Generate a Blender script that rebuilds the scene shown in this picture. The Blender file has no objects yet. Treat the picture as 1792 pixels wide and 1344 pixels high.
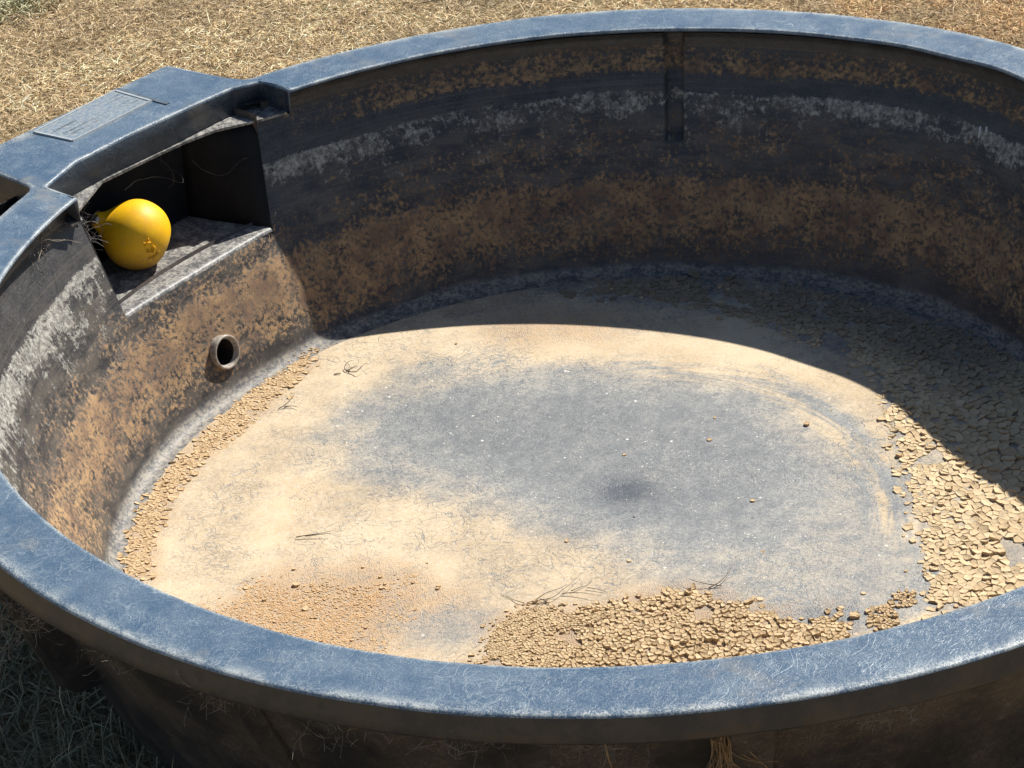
import bpy, bmesh, math, random
import numpy as np
from mathutils import Vector, Matrix, noise

random.seed(7); RNG = np.random.default_rng(7)
scene = bpy.context.scene
COL = scene.collection
ZR = 0.475                      # height of the rim above the ground (rim plane is z=0 in trough coordinates)
R_ = math.radians

# ------------------------------------------------------------------ camera
cam_d = bpy.data.cameras.new('camera'); cam = bpy.data.objects.new('camera', cam_d); COL.objects.link(cam)
pitch, roll = 0.5262, -0.0816
f = Vector((0, math.cos(pitch), -math.sin(pitch))); r = Vector((1, 0, 0)); u = r.cross(f)
r2 = r*math.cos(roll)+u*math.sin(roll); u2 = -r*math.sin(roll)+u*math.cos(roll)
m = Matrix((r2, u2, -f)).transposed().to_4x4()
m.translation = Vector((-0.1811, -3.5363, 1.8814+ZR))
cam.matrix_world = m
cam_d.sensor_width = 36; cam_d.lens = 4515.1/1792*36
cam_d.clip_start = .05; cam_d.clip_end = 500
cam_d.dof.use_dof = False
scene.camera = cam

# ------------------------------------------------------------------ sky and sun
SUN = Vector((math.cos(math.radians(44.8))*math.cos(math.radians(45.7)), math.sin(math.radians(44.8))*math.cos(math.radians(45.7)), math.sin(math.radians(45.7))))
w = bpy.data.worlds.new('World'); scene.world = w; w.use_nodes = True
nt = w.node_tree; nt.nodes.clear()
sky = nt.nodes.new('ShaderNodeTexSky'); sky.sky_type = 'NISHITA'; sky.sun_disc = False
sky.sun_elevation = math.asin(SUN.z); sky.sun_rotation = math.atan2(SUN.x, SUN.y)
sky.air_density = 1.0; sky.dust_density = 0.6; sky.ozone_density = 1.5
bg = nt.nodes.new('ShaderNodeBackground'); bg.inputs['Strength'].default_value = 0.06
wo = nt.nodes.new('ShaderNodeOutputWorld')
nt.links.new(sky.outputs[0], bg.inputs[0]); nt.links.new(bg.outputs[0], wo.inputs[0])
sd = bpy.data.lights.new('sun', 'SUN'); sd.energy = 4.6; sd.angle = R_(0.5); sd.color = (1, .955, .88)
so = bpy.data.objects.new('sun', sd); COL.objects.link(so)
so.rotation_euler = (-SUN).to_track_quat('-Z', 'Y').to_euler(); so.location = SUN*20
scene.view_settings.view_transform = 'Standard'; scene.view_settings.look = 'None'
scene.view_settings.exposure = 0.72; scene.view_settings.gamma = 1
scene.view_settings.use_curve_mapping = False

# ------------------------------------------------------------------ node helper
class NT:
    def __init__(s, name):
        s.m = bpy.data.materials.new(name); s.m.use_nodes = True
        s.t = s.m.node_tree; s.t.nodes.clear()
        s.out = s.t.nodes.new('ShaderNodeOutputMaterial')
        s.b = s.t.nodes.new('ShaderNodeBsdfPrincipled')
        s.t.links.new(s.b.outputs[0], s.out.inputs[0])
    def n(s, typ, **k):
        x = s.t.nodes.new(typ)
        for a, v in k.items(): setattr(x, a, v)
        return x
    def put(s, sock, v):
        if isinstance(v, bpy.types.NodeSocket): s.t.links.new(v, sock)
        elif isinstance(v, (tuple, list)):
            sock.default_value = tuple(v)+((1,) if len(v) == 3 and len(sock.default_value) == 4 else ())
        else: sock.default_value = v
    def math(s, op, a, b=0.0, c=0.0, clamp=False):
        x = s.n('ShaderNodeMath', operation=op, use_clamp=clamp)
        s.put(x.inputs[0], a); s.put(x.inputs[1], b); s.put(x.inputs[2], c); return x.outputs[0]
    def mul(s, a, b): return s.math('MULTIPLY', a, b)
    def add(s, a, b): return s.math('ADD', a, b)
    def sub(s, a, b): return s.math('SUBTRACT', a, b)
    def ss(s, v, lo, hi, a=0.0, b=1.0):
        x = s.n('ShaderNodeMapRange', interpolation_type='SMOOTHSTEP')
        s.put(x.inputs[0], v); x.inputs[1].default_value = lo; x.inputs[2].default_value = hi
        x.inputs[3].default_value = a; x.inputs[4].default_value = b; return x.outputs[0]
    def noise(s, vec, scale, detail=4, rough=.6, dist=0.0, w=None):
        x = s.n('ShaderNodeTexNoise'); s.t.links.new(vec, x.inputs['Vector'])
        x.inputs['Scale'].default_value = scale; x.inputs['Detail'].default_value = detail
        x.inputs['Roughness'].default_value = rough; x.inputs['Distortion'].default_value = dist
        return x.outputs[0]
    def ncol(s, vec, scale, detail=2):
        x = s.n('ShaderNodeTexNoise'); s.t.links.new(vec, x.inputs['Vector'])
        x.inputs['Scale'].default_value = scale; x.inputs['Detail'].default_value = detail
        return x.outputs['Color']
    def vor(s, vec, scale, feature='F1', out='Distance', rnd=1.0):
        x = s.n('ShaderNodeTexVoronoi', feature=feature); s.t.links.new(vec, x.inputs['Vector'])
        x.inputs['Scale'].default_value = scale; x.inputs['Randomness'].default_value = rnd
        return x.outputs[out]
    def mapv(s, vec, scale=(1, 1, 1), rot=(0, 0, 0), loc=(0, 0, 0)):
        x = s.n('ShaderNodeMapping'); s.t.links.new(vec, x.inputs[0])
        x.inputs['Location'].default_value = loc; x.inputs['Rotation'].default_value = rot; x.inputs['Scale'].default_value = scale
        return x.outputs[0]
    def mix(s, fac, a, b, blend='MIX'):
        x = s.n('ShaderNodeMix', data_type='RGBA', blend_type=blend)
        s.put(x.inputs[0], fac); s.put(x.inputs[6], a); s.put(x.inputs[7], b); return x.outputs[2]
    def ramp(s, v, stops, interp='LINEAR'):
        x = s.n('ShaderNodeValToRGB'); s.t.links.new(v, x.inputs[0]); cr = x.color_ramp; cr.interpolation = interp
        while len(cr.elements) > 1: cr.elements.remove(cr.elements[-1])
        for i, (p, c) in enumerate(stops):
            e = cr.elements[0] if i == 0 else cr.elements.new(p)
            e.position = p
            e.color = (c, c, c, 1) if not isinstance(c, tuple) else c+(1,)
        return x.outputs[0]
    def obj(s): return s.n('ShaderNodeTexCoord').outputs['Object']
    def geo(s): return s.n('ShaderNodeNewGeometry')
    def attr(s, name, out='Fac'): return s.n('ShaderNodeAttribute', attribute_name=name).outputs[out]
    def bump(s, h, strength, dist):
        x = s.n('ShaderNodeBump'); s.t.links.new(h, x.inputs['Height'])
        x.inputs['Strength'].default_value = strength; x.inputs['Distance'].default_value = dist
        s.t.links.new(x.outputs[0], s.b.inputs['Normal'])
    def curl(s, vec, scale, width, detail=1.5, dist=1.2, seed=0.0):
        """thin curly scratch lines: iso-line of a distorted noise"""
        v = s.mapv(vec, loc=(seed, seed*1.7, seed*.3))
        nn = s.noise(v, scale, detail, .5, dist)
        a = s.math('ABSOLUTE', s.sub(nn, .5))
        return s.ss(a, 0.0, width, 1.0, 0.0)
    def fin(s, col, rough=.6, spec=.5):
        s.put(s.b.inputs['Base Color'], col); s.put(s.b.inputs['Roughness'], rough)
        s.put(s.b.inputs['Specular IOR Level'], spec); return s.m

# ------------------------------------------------------------------ materials
def mat_rim(name='weathered_rim_plastic', chalk=1.0, blue=(.046, .088, .145)):
    M = NT(name); v = M.obj()
    big = M.noise(v, 5, 3, .6); mid = M.noise(v, 28, 4, .65); fine = M.noise(v, 330, 3, .7)
    def cl(sc, wd, seed, lo, hi, msk, det=2, dist=1.4): return M.mul(M.curl(v, sc, wd, det, dist, seed), M.ss(M.noise(M.mapv(v, loc=(seed, 2, 1)), msk, 2), lo, hi))
    c1 = cl(34, .020, 3.1, .40, .62, 11); c2 = cl(70, .040, 9.7, .38, .62, 17); c3 = cl(17, .010, 5.3, .45, .6, 9, 1.5, .9)
    c4 = cl(120, .06, 1.3, .36, .62, 23, 1.5, 1.8)
    ch = M.add(M.mul(M.ss(mid, .38, .74), .26), M.mul(M.ss(big, .4, .7), .20))
    ch = M.add(ch, M.mul(M.ss(fine, .46, .72), .22))
    for c_, k_ in ((c1, .50), (c2, .42), (c3, .55), (c4, .34)): ch = M.add(ch, M.mul(c_, k_))
    speck = M.ss(M.vor(v, 55), .03, .075, 1, 0); sr = M.ss(M.noise(v, 24, 2), .56, .6)
    ch = M.math('MINIMUM', M.add(M.mul(ch, chalk), M.mul(M.mul(speck, sr), .9)), 1.3)
    col = M.mix(M.math('MULTIPLY', ch, .50, clamp=True), blue, (.33, .39, .42))
    dirt = M.ss(M.noise(M.mapv(v, loc=(3, 3, 3)), 9, 4, .65), .56, .74)
    col = M.mix(M.mul(dirt, .30), col, (.34, .29, .22))
    # chalkier, paler outer corner where hands and animals rub; inner edge is a painted highlight
    e = M.attr('edge')
    col = M.mix(M.mul(e, M.ss(M.add(M.mul(mid, .5), M.mul(fine, .5)), .42, .60, .05, .8)), col, (.42, .44, .42))
    M.bump(M.add(M.mul(fine, .5), M.add(ch, M.mul(M.noise(v, 9, 2), .9))), .35, .0012)
    return M.fin(col, M.ss(fine, .3, .7, .30, .46), .45)

def mat_wall():
    M = NT('stained_wall_plastic')
    uv = M.n('ShaderNodeUVMap', uv_map='wall').outputs[0]
    sep = M.n('ShaderNodeSeparateXYZ'); M.t.links.new(uv, sep.inputs[0])
    U, V = sep.outputs[0], sep.outputs[1]
    wob = M.noise(M.mapv(uv, (1.7, .5, 1)), 1.4, 3, .5)
    d = M.add(M.math('MULTIPLY', V, -1.0), M.mul(M.sub(wob, .5), .045))   # depth below the rim, metres
    big = M.noise(uv, 5.5, 5, .62); mid = M.noise(uv, 30, 7, .74, .2); fine = M.noise(uv, 120, 6, .75, .3)
    drip = M.noise(M.mapv(uv, (70, 7, 1)), 1, 5, .7, .4)
    band = M.noise(M.mapv(uv, (2.5, 110, 1)), 1, 3, .6, .2)
    blot = M.add(M.add(M.mul(big, .17), M.mul(mid, .33)), M.mul(fine, .50))
    S = 1/.45
    pb = M.ramp(M.mul(d, S), [(0, .0), (.035*S, .05), (.052*S, .50), (.087*S, .62), (.104*S, .14), (.132*S, .12), (.176*S, .34), (.213*S, .44), (.262*S, .40),
                              (.284*S, .64), (.30*S, .68), (.36*S, .62), (.395*S, .48), (.415*S, .34), (.432*S, .10)])
    pb = M.mul(pb, M.math('MAXIMUM', M.ss(d, .17, .24), M.math('MAXIMUM', M.ss(U, 1.75, 2.15, 1.0, .12), M.ss(U, 5.2, 6.0))))
    th = M.sub(.665, M.mul(pb, .30))
    brown = M.ss(M.sub(blot, th), -.045, .050)
    # angular change: upper brown band is strong to the right only
    pg = M.ramp(M.mul(d, S), [(0, 0), (.118*S, 0), (.128*S, .40), (.153*S, .34), (.175*S, .19), (.213*S, .16), (.262*S, .06), (.34*S, .03), (.44*S, .02)])
    gn = M.add(M.add(M.mul(M.noise(M.mapv(uv, loc=(9, 4, 0)), 20, 6, .75), .45), M.mul(M.noise(M.mapv(uv, loc=(2, 7, 0)), 120, 4, .7, .5), .35)), M.mul(drip, .20))
    pg = M.add(pg, M.mul(M.mul(M.ss(U, 2.35, 2.6), M.ss(U, 4.2, 3.4)), M.mul(M.ss(d, .075, .11), M.ss(d, .27, .18, 0, .08))))
    lf = M.noise(M.mapv(uv, (1, 2.5, 1), (0, 0, 0), (4, 9, 0)), 7, 4, .65)
    pg = M.mul(pg, M.ss(lf, .34, .60, .72, 1.22))
    grey = M.ss(M.sub(gn, M.sub(.635, M.mul(pg, .42))), -.02, .05)
    base = M.mix(M.ss(mid, .35, .7), (.026, .025, .027), (.058, .056, .056))
    base = M.mix(M.mul(M.ss(band, .5, .75), .35), base, (.07, .065, .065))
    film = M.ss(M.noise(M.mapv(uv, (3, 9, 1)), 4, 4, .6), .42, .62)
    tide = M.noise(M.mapv(uv, (1.2, 190, 1)), 1, 4, .7, .5)
    base = M.mix(M.mul(M.ss(tide, .52, .66), .45), base, (.12, .105, .085))
    base = M.mix(M.mul(M.mul(film, M.ss(d, .05, .20)), .7), base, (.115, .100, .082))
    base = M.mix(M.mul(M.ss(M.noise(uv, 260, 3, .8), .5, .66), .35), base, (.17, .15, .125))
    bc = M.mix(M.ss(M.noise(M.mapv(uv, loc=(5, 1, 0)), 14, 5, .7), .35, .66), (.185, .112, .070), (.42, .265, .130))
    bc = M.mix(M.ss(M.noise(M.mapv(uv, loc=(1, 11, 0)), 60, 4, .7), .55, .72), bc, (.34, .22, .11))
    col = M.mix(M.mul(brown, M.ss(fine, .3, .6, .55, .95)), base, bc)
    gc = M.mix(M.ss(fine, .4, .65), (.19, .185, .165), (.50, .48, .42))
    col = M.mix(M.mul(grey, M.ss(mid, .3, .6, .45, .9)), col, gc)
    dust = M.ss(M.noise(uv, 210, 4, .8), .55, .78)
    col = M.mix(M.mul(dust, .30), col, (.24, .20, .15))
    speck = M.mul(M.ss(M.vor(uv, 62), .02, .06, 1, 0), M.ss(M.noise(uv, 31, 2), .58, .62))
    col = M.mix(M.mul(speck, .8), col, (.5, .5, .48))
    rimband = M.ss(d, .418, .436)
    col = M.mix(M.mul(rimband, .7), col, M.mix(M.ss(M.add(M.mul(mid, .5), M.mul(fine, .5)), .42, .58), (.075, .080, .090), (.36, .32, .26)))
    M.bump(M.add(M.mul(fine, .6), M.add(brown, grey)), .5, .0012)
    rough = M.add(.42, M.mul(M.math('MAXIMUM', brown, grey), .40))
    rough = M.add(rough, M.mul(rimband, .16))
    return M.fin(col, rough, .45)

def mat_floor():
    M = NT('dusty_floor_plastic'); v = M.obj()
    dust = M.attr('dust'); org = M.attr('orange'); dark = M.attr('dark'); stk = M.attr('streak')
    n1 = M.noise(v, 6, 5, .6); n2 = M.noise(v, 34, 6, .7, .4); n3 = M.noise(v, 150, 5, .75); n4 = M.noise(v, 430, 3, .7)
    nn = M.add(M.add(M.mul(n1, .18), M.mul(n2, .26)), M.add(M.mul(n3, .30), M.mul(n4, .26)))
    sweep = M.noise(M.mapv(v, (9, 110, 1), (0, 0, -.9)), 1, 4, .6, .7)
    scrap = M.add(M.curl(v, 15, .010, 2, .9, 2.0), M.curl(v, 38, .026, 2, 1.2, 8.0))
    scrap = M.mul(scrap, M.ss(M.noise(M.mapv(v, loc=(6, 6, 1)), 6, 2), .42, .6))
    cov = M.add(M.mul(dust, .94), M.mul(M.sub(nn, .5), 3.4))
    cov = M.add(cov, M.mul(M.sub(sweep, .5), .30))
    # strips of dust left by receding water
    cov = M.add(cov, M.mul(stk, M.ss(M.noise(M.mapv(M.attr('polar', 'Vector'), (3.5, 38, 1)), 1, 6, .72, .9), .34, .66, -.42, .42)))
    cov = M.sub(cov, M.mul(scrap, .42))
    a = M.ss(cov, .02, 1.15)
    tiny = M.ss(n4, .42, .66)
    scr = M.mul(M.curl(v, 60, .05, 2, 1.5, 1.0), M.ss(n2, .4, .6))
    scr2 = M.mul(M.curl(v, 110, .07, 2, 1.5, 4.0), M.ss(n1, .35, .6))
    pl = M.mix(M.ss(M.add(M.mul(n3, .6), M.mul(n2, .4)), .36, .64), (.120, .130, .140), (.225, .234, .236))
    pl = M.mix(M.mul(M.add(scr, scr2), .42), pl, (.40, .40, .37))
    pl = M.mix(M.mul(tiny, .50), pl, (.34, .34, .32))
    fleck = M.ss(M.noise(M.mapv(v, (170, 420, 1), (0, 0, .4)), 1, 2, .6, .5), .66, .74)
    pl = M.mix(M.mul(fleck, .8), pl, (.62, .60, .54))
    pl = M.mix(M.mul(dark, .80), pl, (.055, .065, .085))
    sp = M.mul(M.ss(M.vor(v, 95), .06, .18, 1, 0), M.ss(M.noise(v, 47, 2), .53, .60))
    sp2 = M.mul(M.ss(M.vor(v, 38), .06, .13, 1, 0), M.ss(M.noise(M.mapv(v, loc=(3, 3, 0)), 23, 2), .50, .58))
    pl = M.mix(M.mul(M.math('MAXIMUM', sp, sp2), .9), pl, (.72, .70, .64))
    dc = M.mix(M.ss(n1, .35, .65), (.50, .375, .225), (.63, .495, .32))
    dc = M.mix(M.mul(M.ss(n3, .45, .7), .5), dc, (.60, .57, .50))
    dc = M.mix(M.mul(org, M.ss(n2, .35, .65, .35, .9)), dc, (.52, .33, .17))
    grain = M.ss(M.vor(v, 300), .1, .5)
    dc = M.mix(M.mul(org, M.mul(grain, .30)), dc, (.25, .13, .06))
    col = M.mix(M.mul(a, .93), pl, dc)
    h = M.add(M.mul(a, .5), M.add(M.mul(n4, .35), M.mul(scrap, -.3)))
    h = M.add(h, M.mul(M.mul(org, M.sub(1.0, grain)), 1.6))
    M.bump(h, .8, .0012)
    return M.fin(col, M.add(.47, M.mul(a, .4)), .4)

def mat_outer():
    M = NT('grimy_outer_plastic'); v = M.obj()
    n1 = M.noise(v, 7, 4, .6); n2 = M.noise(v, 60, 5, .75); n3 = M.noise(v, 260, 3, .7)
    col = M.mix(M.ss(n1, .35, .65), (.030, .027, .028), (.085, .066, .053))
    col = M.mix(M.mul(M.ss(n2, .5, .7), .5), col, (.10, .078, .06))
    c = M.mul(M.add(M.curl(v, 26, .014, 2, 1.2, 2.2), M.curl(v, 60, .03, 2, 1.5, 6.2)), M.ss(n1, .38, .6))
    col = M.mix(M.mul(c, .5), col, (.20, .17, .14))
    col = M.mix(M.mul(M.ss(n3, .6, .8), .5), col, (.16, .13, .10))
    M.bump(M.add(n2, M.mul(n3, .5)), .4, .001)
    return M.fin(col, .5, .4)

def mat_shelf():
    M = NT('lime_crusted_shelf_plastic'); v = M.obj()
    n = M.noise(M.mapv(v, (1, 1, 1), (0, 0, .9)), 40, 6, .72, .3); n2 = M.noise(v, 170, 4, .75)
    k = M.ss(M.add(M.mul(n, .5), M.mul(n2, .5)), .43, .60)
    col = M.mix(k, (.085, .085, .088), (.36, .345, .31))
    M.bump(M.add(n, n2), .5, .0012)
    return M.fin(col, .45, .5)

def mat_simple(name, c, c2=None, rough=.6, scale=80, spec=.5, metal=0, bump=.3):
    M = NT(name); v = M.obj(); c2 = c2 or tuple(x*.6 for x in c)
    n = M.noise(v, scale, 5, .7)
    col = M.mix(M.ss(n, .38, .62), c, c2)
    if bump: M.bump(n, bump, .001)
    M.b.inputs['Metallic'].default_value = metal
    return M.fin(col, rough, spec)

def mat_float():
    M = NT('yellow_float_plastic'); v = M.obj(); g = M.geo()
    sep = M.n('ShaderNodeSeparateXYZ'); M.t.links.new(v, sep.inputs[0])
    n = M.noise(v, 45, 6, .75); n2 = M.noise(v, 240, 4, .75)
    low = M.ss(M.add(sep.outputs[2], M.mul(M.sub(n, .5), .05)), ZR-.208, ZR-.160, 1, 0)
    col = M.mix(M.ss(n, .3, .7), (.86, .485, .005), (.76, .40, .008))
    col = M.mix(M.mul(low, M.ss(n2, .38, .62, .35, .85)), col, (.34, .19, .055))
    col = M.mix(M.mul(M.ss(n2, .60, .72), .55), col, (.32, .19, .07))
    sc = M.mul(M.curl(v, 90, .03, 2, 1.2, 3.3), M.ss(n, .45, .6)); col = M.mix(M.mul(sc, .4), col, (.55, .40, .12))
    M.bump(n2, .2, .0008)
    return M.fin(col, M.add(.50, M.mul(low, .3)), .35)

def mat_mud():
    M = NT('dried_mud'); v = M.obj()
    rv = M.attr('tint'); n = M.noise(v, 220, 5, .75)
    col = M.mix(rv, (.42, .30, .165), (.66, .51, .32))
    col = M.mix(M.mul(M.ss(n, .4, .68), .5), col, (.58, .47, .31))
    g = M.attr('reddish'); col = M.mix(g, col, (.52, .33, .17))
    col = M.mix(M.mul(M.attr('shade_tint'), .66), col, (.125, .105, .088))  # shade of the far mud painted in as a darker tint
    M.bump(n, .5, .001)
    return M.fin(col, .92, .15)

def mat_grass(name='dry_straw'):
    M = NT(name); c = M.attr('tint', 'Color')
    M.b.inputs['Subsurface Weight'].default_value = 0
    return M.fin(c, .62, .25)

def mat_ground():
    M = NT('straw_covered_soil'); v = M.obj()
    n0 = M.noise(v, 1.3, 4, .6); n = M.noise(v, 55, 6, .75, .6); n2 = M.noise(M.mapv(v, (40, 240, 1), (0, 0, .7)), 1, 4, .7, 1.5)
    col = M.mix(M.ss(n, .35, .65), (.20, .145, .08), (.52, .40, .22))
    col = M.mix(M.ss(n2, .5, .7, 0, .5), col, (.50, .40, .23))
    col = M.mix(M.ss(n0, .45, .7, 0, .5), col, (.33, .20, .09))
    M.bump(M.add(n, n2), .8, .01)
    return M.fin(col, .9, .15)

MT = dict(rim=mat_rim(), wall=mat_wall(), floor=mat_floor(), outer=mat_outer(), shelf=mat_shelf(), flt=mat_float(), mud=mat_mud(),
          grass=mat_grass(), ground=mat_ground())
MT['lip'] = mat_simple('dusty_lip_plastic', (.030, .031, .036), (.060, .050, .042), .42, 22)
MT['strip'] = mat_rim('scuffed_deck_face_plastic', .45, (.022, .028, .040))
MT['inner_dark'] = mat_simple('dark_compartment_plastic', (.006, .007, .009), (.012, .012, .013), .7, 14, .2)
MT['plate'] = mat_simple('worn_embossed_plate', (.15, .20, .25), (.28, .30, .30), .36, 130)
MT['plate_edge'] = mat_simple('worn_plate_ridge', (.32, .36, .39), (.42, .43, .42), .36, 130)
MT['plate_dark'] = mat_simple('plate_recess', (.10, .13, .16), None, .5)
MT['letter'] = mat_simple('plate_lettering', (.27, .29, .30), (.15, .18, .21), .45, 160)
MT['pipe'] = mat_simple('lime_coated_pipe', (.38, .34, .29), (.24, .20, .165), .55, 120)
MT['bore'] = mat_simple('pipe_bore', (.020, .015, .013), None, .7)  # near-black colour paints the shade inside the pipe
MT['rust'] = mat_simple('dark_metal', (.03, .028, .027), (.08, .055, .04), .45, 90, metal=.6)
MT['steel'] = mat_simple('dull_bolt_steel', (.42, .42, .38), (.30, .29, .26), .4, 90, metal=.4)
MT['twig'] = mat_simple('grey_brown_twig', (.10, .078, .055), (.20, .16, .11), .8)
MT['web'] = mat_simple('dusty_cobweb', (.30, .25, .20), (.17, .13, .10), .9, bump=0)
MT['web_dark'] = mat_simple('sooty_cobweb', (.10, .09, .085), (.22, .20, .19), .9, bump=0)
MT['straw'] = mat_simple('old_straw', (.36, .22, .10), (.20, .12, .06), .8)
MT['weed'] = mat_simple('green_weed_leaf', (.10, .15, .05), (.16, .20, .08), .7)
MT['dropping'] = mat_simple('pale_dropping', (.5, .5, .5), (.7, .7, .7), .8)

# ------------------------------------------------------------------ object helpers
def mk(name, V, F, mat, parent=None, smooth=False, label=None, cat=None, group=None, kind=None):
    me = bpy.data.meshes.new(name); me.from_pydata([tuple(v) for v in V], [], F); me.update()
    me.materials.append(MT[mat] if isinstance(mat, str) else mat)
    if smooth: me.polygons.foreach_set('use_smooth', [True]*len(me.polygons))
    o = bpy.data.objects.new(name, me); COL.objects.link(o)
    if parent: o.parent = parent
    for k, v in (('label', label), ('category', cat), ('group', group), ('kind', kind)):
        if v: o[k] = v
    return o
def empty(name, label, cat, group=None, loc=(0, 0, 0)):
    o = bpy.data.objects.new(name, None); COL.objects.link(o); o.location = loc; o.empty_display_size = .1
    o['label'] = label; o['category'] = cat
    if group: o['group'] = group
    return o
def fattr(o, name, data):
    a = o.data.attributes.new(name, 'FLOAT', 'POINT'); a.data.foreach_set('value', np.asarray(data, dtype=np.float32))
def grid_faces(nr, nc, closed=False, skip=None, flip=False):
    F = []
    for i in range(nr-1):
        for j in range(nc if closed else nc-1):
            if skip and skip(i, j): continue
            k = (j+1) % nc
            q = (i*nc+j, i*nc+k, (i+1)*nc+k, (i+1)*nc+j)
            F.append(q[::-1] if flip else q)
    return F
AX = np.array([-.736, .677]); SX = np.array([.677, .736])       # across the float compartment: a outward, s sideways
def SA(s, a, z): return (s*SX[0]+a*AX[0], s*SX[1]+a*AX[1], z+ZR)
def tube(pts, rad, nseg=6, rfun=None, closed_caps=True):
    pts = [Vector(p) for p in pts]; V = []; F = []
    prev = None
    for i, p in enumerate(pts):
        t = (pts[min(i+1, len(pts)-1)]-pts[max(i-1, 0)])
        if t.length < 1e-9: t = Vector((0, 0, 1))
        t.normalize()
        a = prev - t*prev.dot(t) if prev else t.orthogonal()
        if a.length < 1e-6: a = t.orthogonal()
        a.normalize(); b = t.cross(a); prev = a
        rr = rad*(rfun(i/(len(pts)-1)) if rfun else 1)
        for k in range(nseg):
            an = 2*math.pi*k/nseg; V.append(p+a*math.cos(an)*rr+b*math.sin(an)*rr)
    for i in range(len(pts)-1):
        for k in range(nseg):
            k2 = (k+1) % nseg
            F.append((i*nseg+k, i*nseg+k2, (i+1)*nseg+k2, (i+1)*nseg+k))
    if closed_caps:
        F.append(tuple(range(nseg))[::-1]); n0 = (len(pts)-1)*nseg; F.append(tuple(n0+k for k in range(nseg)))
    return V, F
def merge(parts):
    V = []; F = []
    for v, f_ in parts:
        n = len(V); V += list(v); F += [tuple(i+n for i in q) for q in f_]
    return V, F
def frustum(bot, top):
    """closed solid between two polygons with equal counts (bottom ccw seen from above)"""
    n = len(bot); V = list(bot)+list(top)
    F = [tuple(range(n))[::-1], tuple(range(n, 2*n))]+[(i, (i+1) % n, n+(i+1) % n, n+i) for i in range(n)]
    return V, F
def lathe(prof, C, axis, n=40, up=None):
    """prof: list of (x along axis, radius)"""
    ax = Vector(axis).normalized(); a = ax.orthogonal().normalized(); b = ax.cross(a); C = Vector(C); V = []
    for x, rr in prof:
        for k in range(n):
            t = 2*math.pi*k/n; V.append(C+ax*x+a*math.cos(t)*rr+b*math.sin(t)*rr)
    F = []
    for i in range(len(prof)-1):
        for k in range(n):
            k2 = (k+1) % n; F.append((i*n+k, i*n+k2, (i+1)*n+k2, (i+1)*n+k))
    return V, F, a, b

# ------------------------------------------------------------------ the ground
G = 60
mk('ground', [(-G, -G, 0), (G, -G, 0), (G, G, 0), (-G, G, 0)], [(0, 1, 2, 3)], 'ground', kind='structure')

# ------------------------------------------------------------------ the trough
T = empty('water_trough', 'large round black plastic stock water trough, empty, with dried mud on its floor', 'water trough')

PROF = [(.018, 1.022), (.024, 1.029), (.035, 1.031), (.05, 1.031), (.0506, 1.031), (.07, 1.021), (.10, 1.007), (.14, .989), (.18, .972), (.228, .951), (.2325, .949), (.2385, .9455),
        (.262, .936), (.274, .9305), (.280, .927), (.30, .918), (.34, .900), (.38, .883), (.400, .8745), (.413, .8690), (.424, .8640), (.433, .8575), (.439, .8500), (.442, .8415), (.4426, .832)]
pz = np.array([p[0] for p in PROF]); pr = np.array([p[1] for p in PROF])
def wall_r(d): return float(np.interp(d, pz, pr))
def lerp(x, xs, ys): return float(np.interp(x, xs, ys))
def sst1(t): t = max(0, min(1, t)); return t*t*(3-2*t)
def shadow_dent(th):                    # unseen side, pushed in to shape the rim's shadow on the floor
    t = (math.degrees(th)+180) % 360-180
    return -.065*math.exp(-((t-24)/14.0)**2)
def wob(th, k): return .0022*math.sin(2*th+1.1+k)+.0016*math.sin(3*th+.4)+.0010*math.sin(7*th+2.0)+shadow_dent(th)
# inner wall grid; columns are warped so two of them follow the sides of the float opening
TH = []
def seg(a, b, n, last=False): return list(np.linspace(a, b, n, endpoint=last))
base = seg(100, 127, 40)+seg(127, 153, 110)+seg(153, 180, 40)+seg(180, 433, 380)
gs = {433: 0}
extra = []
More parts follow.
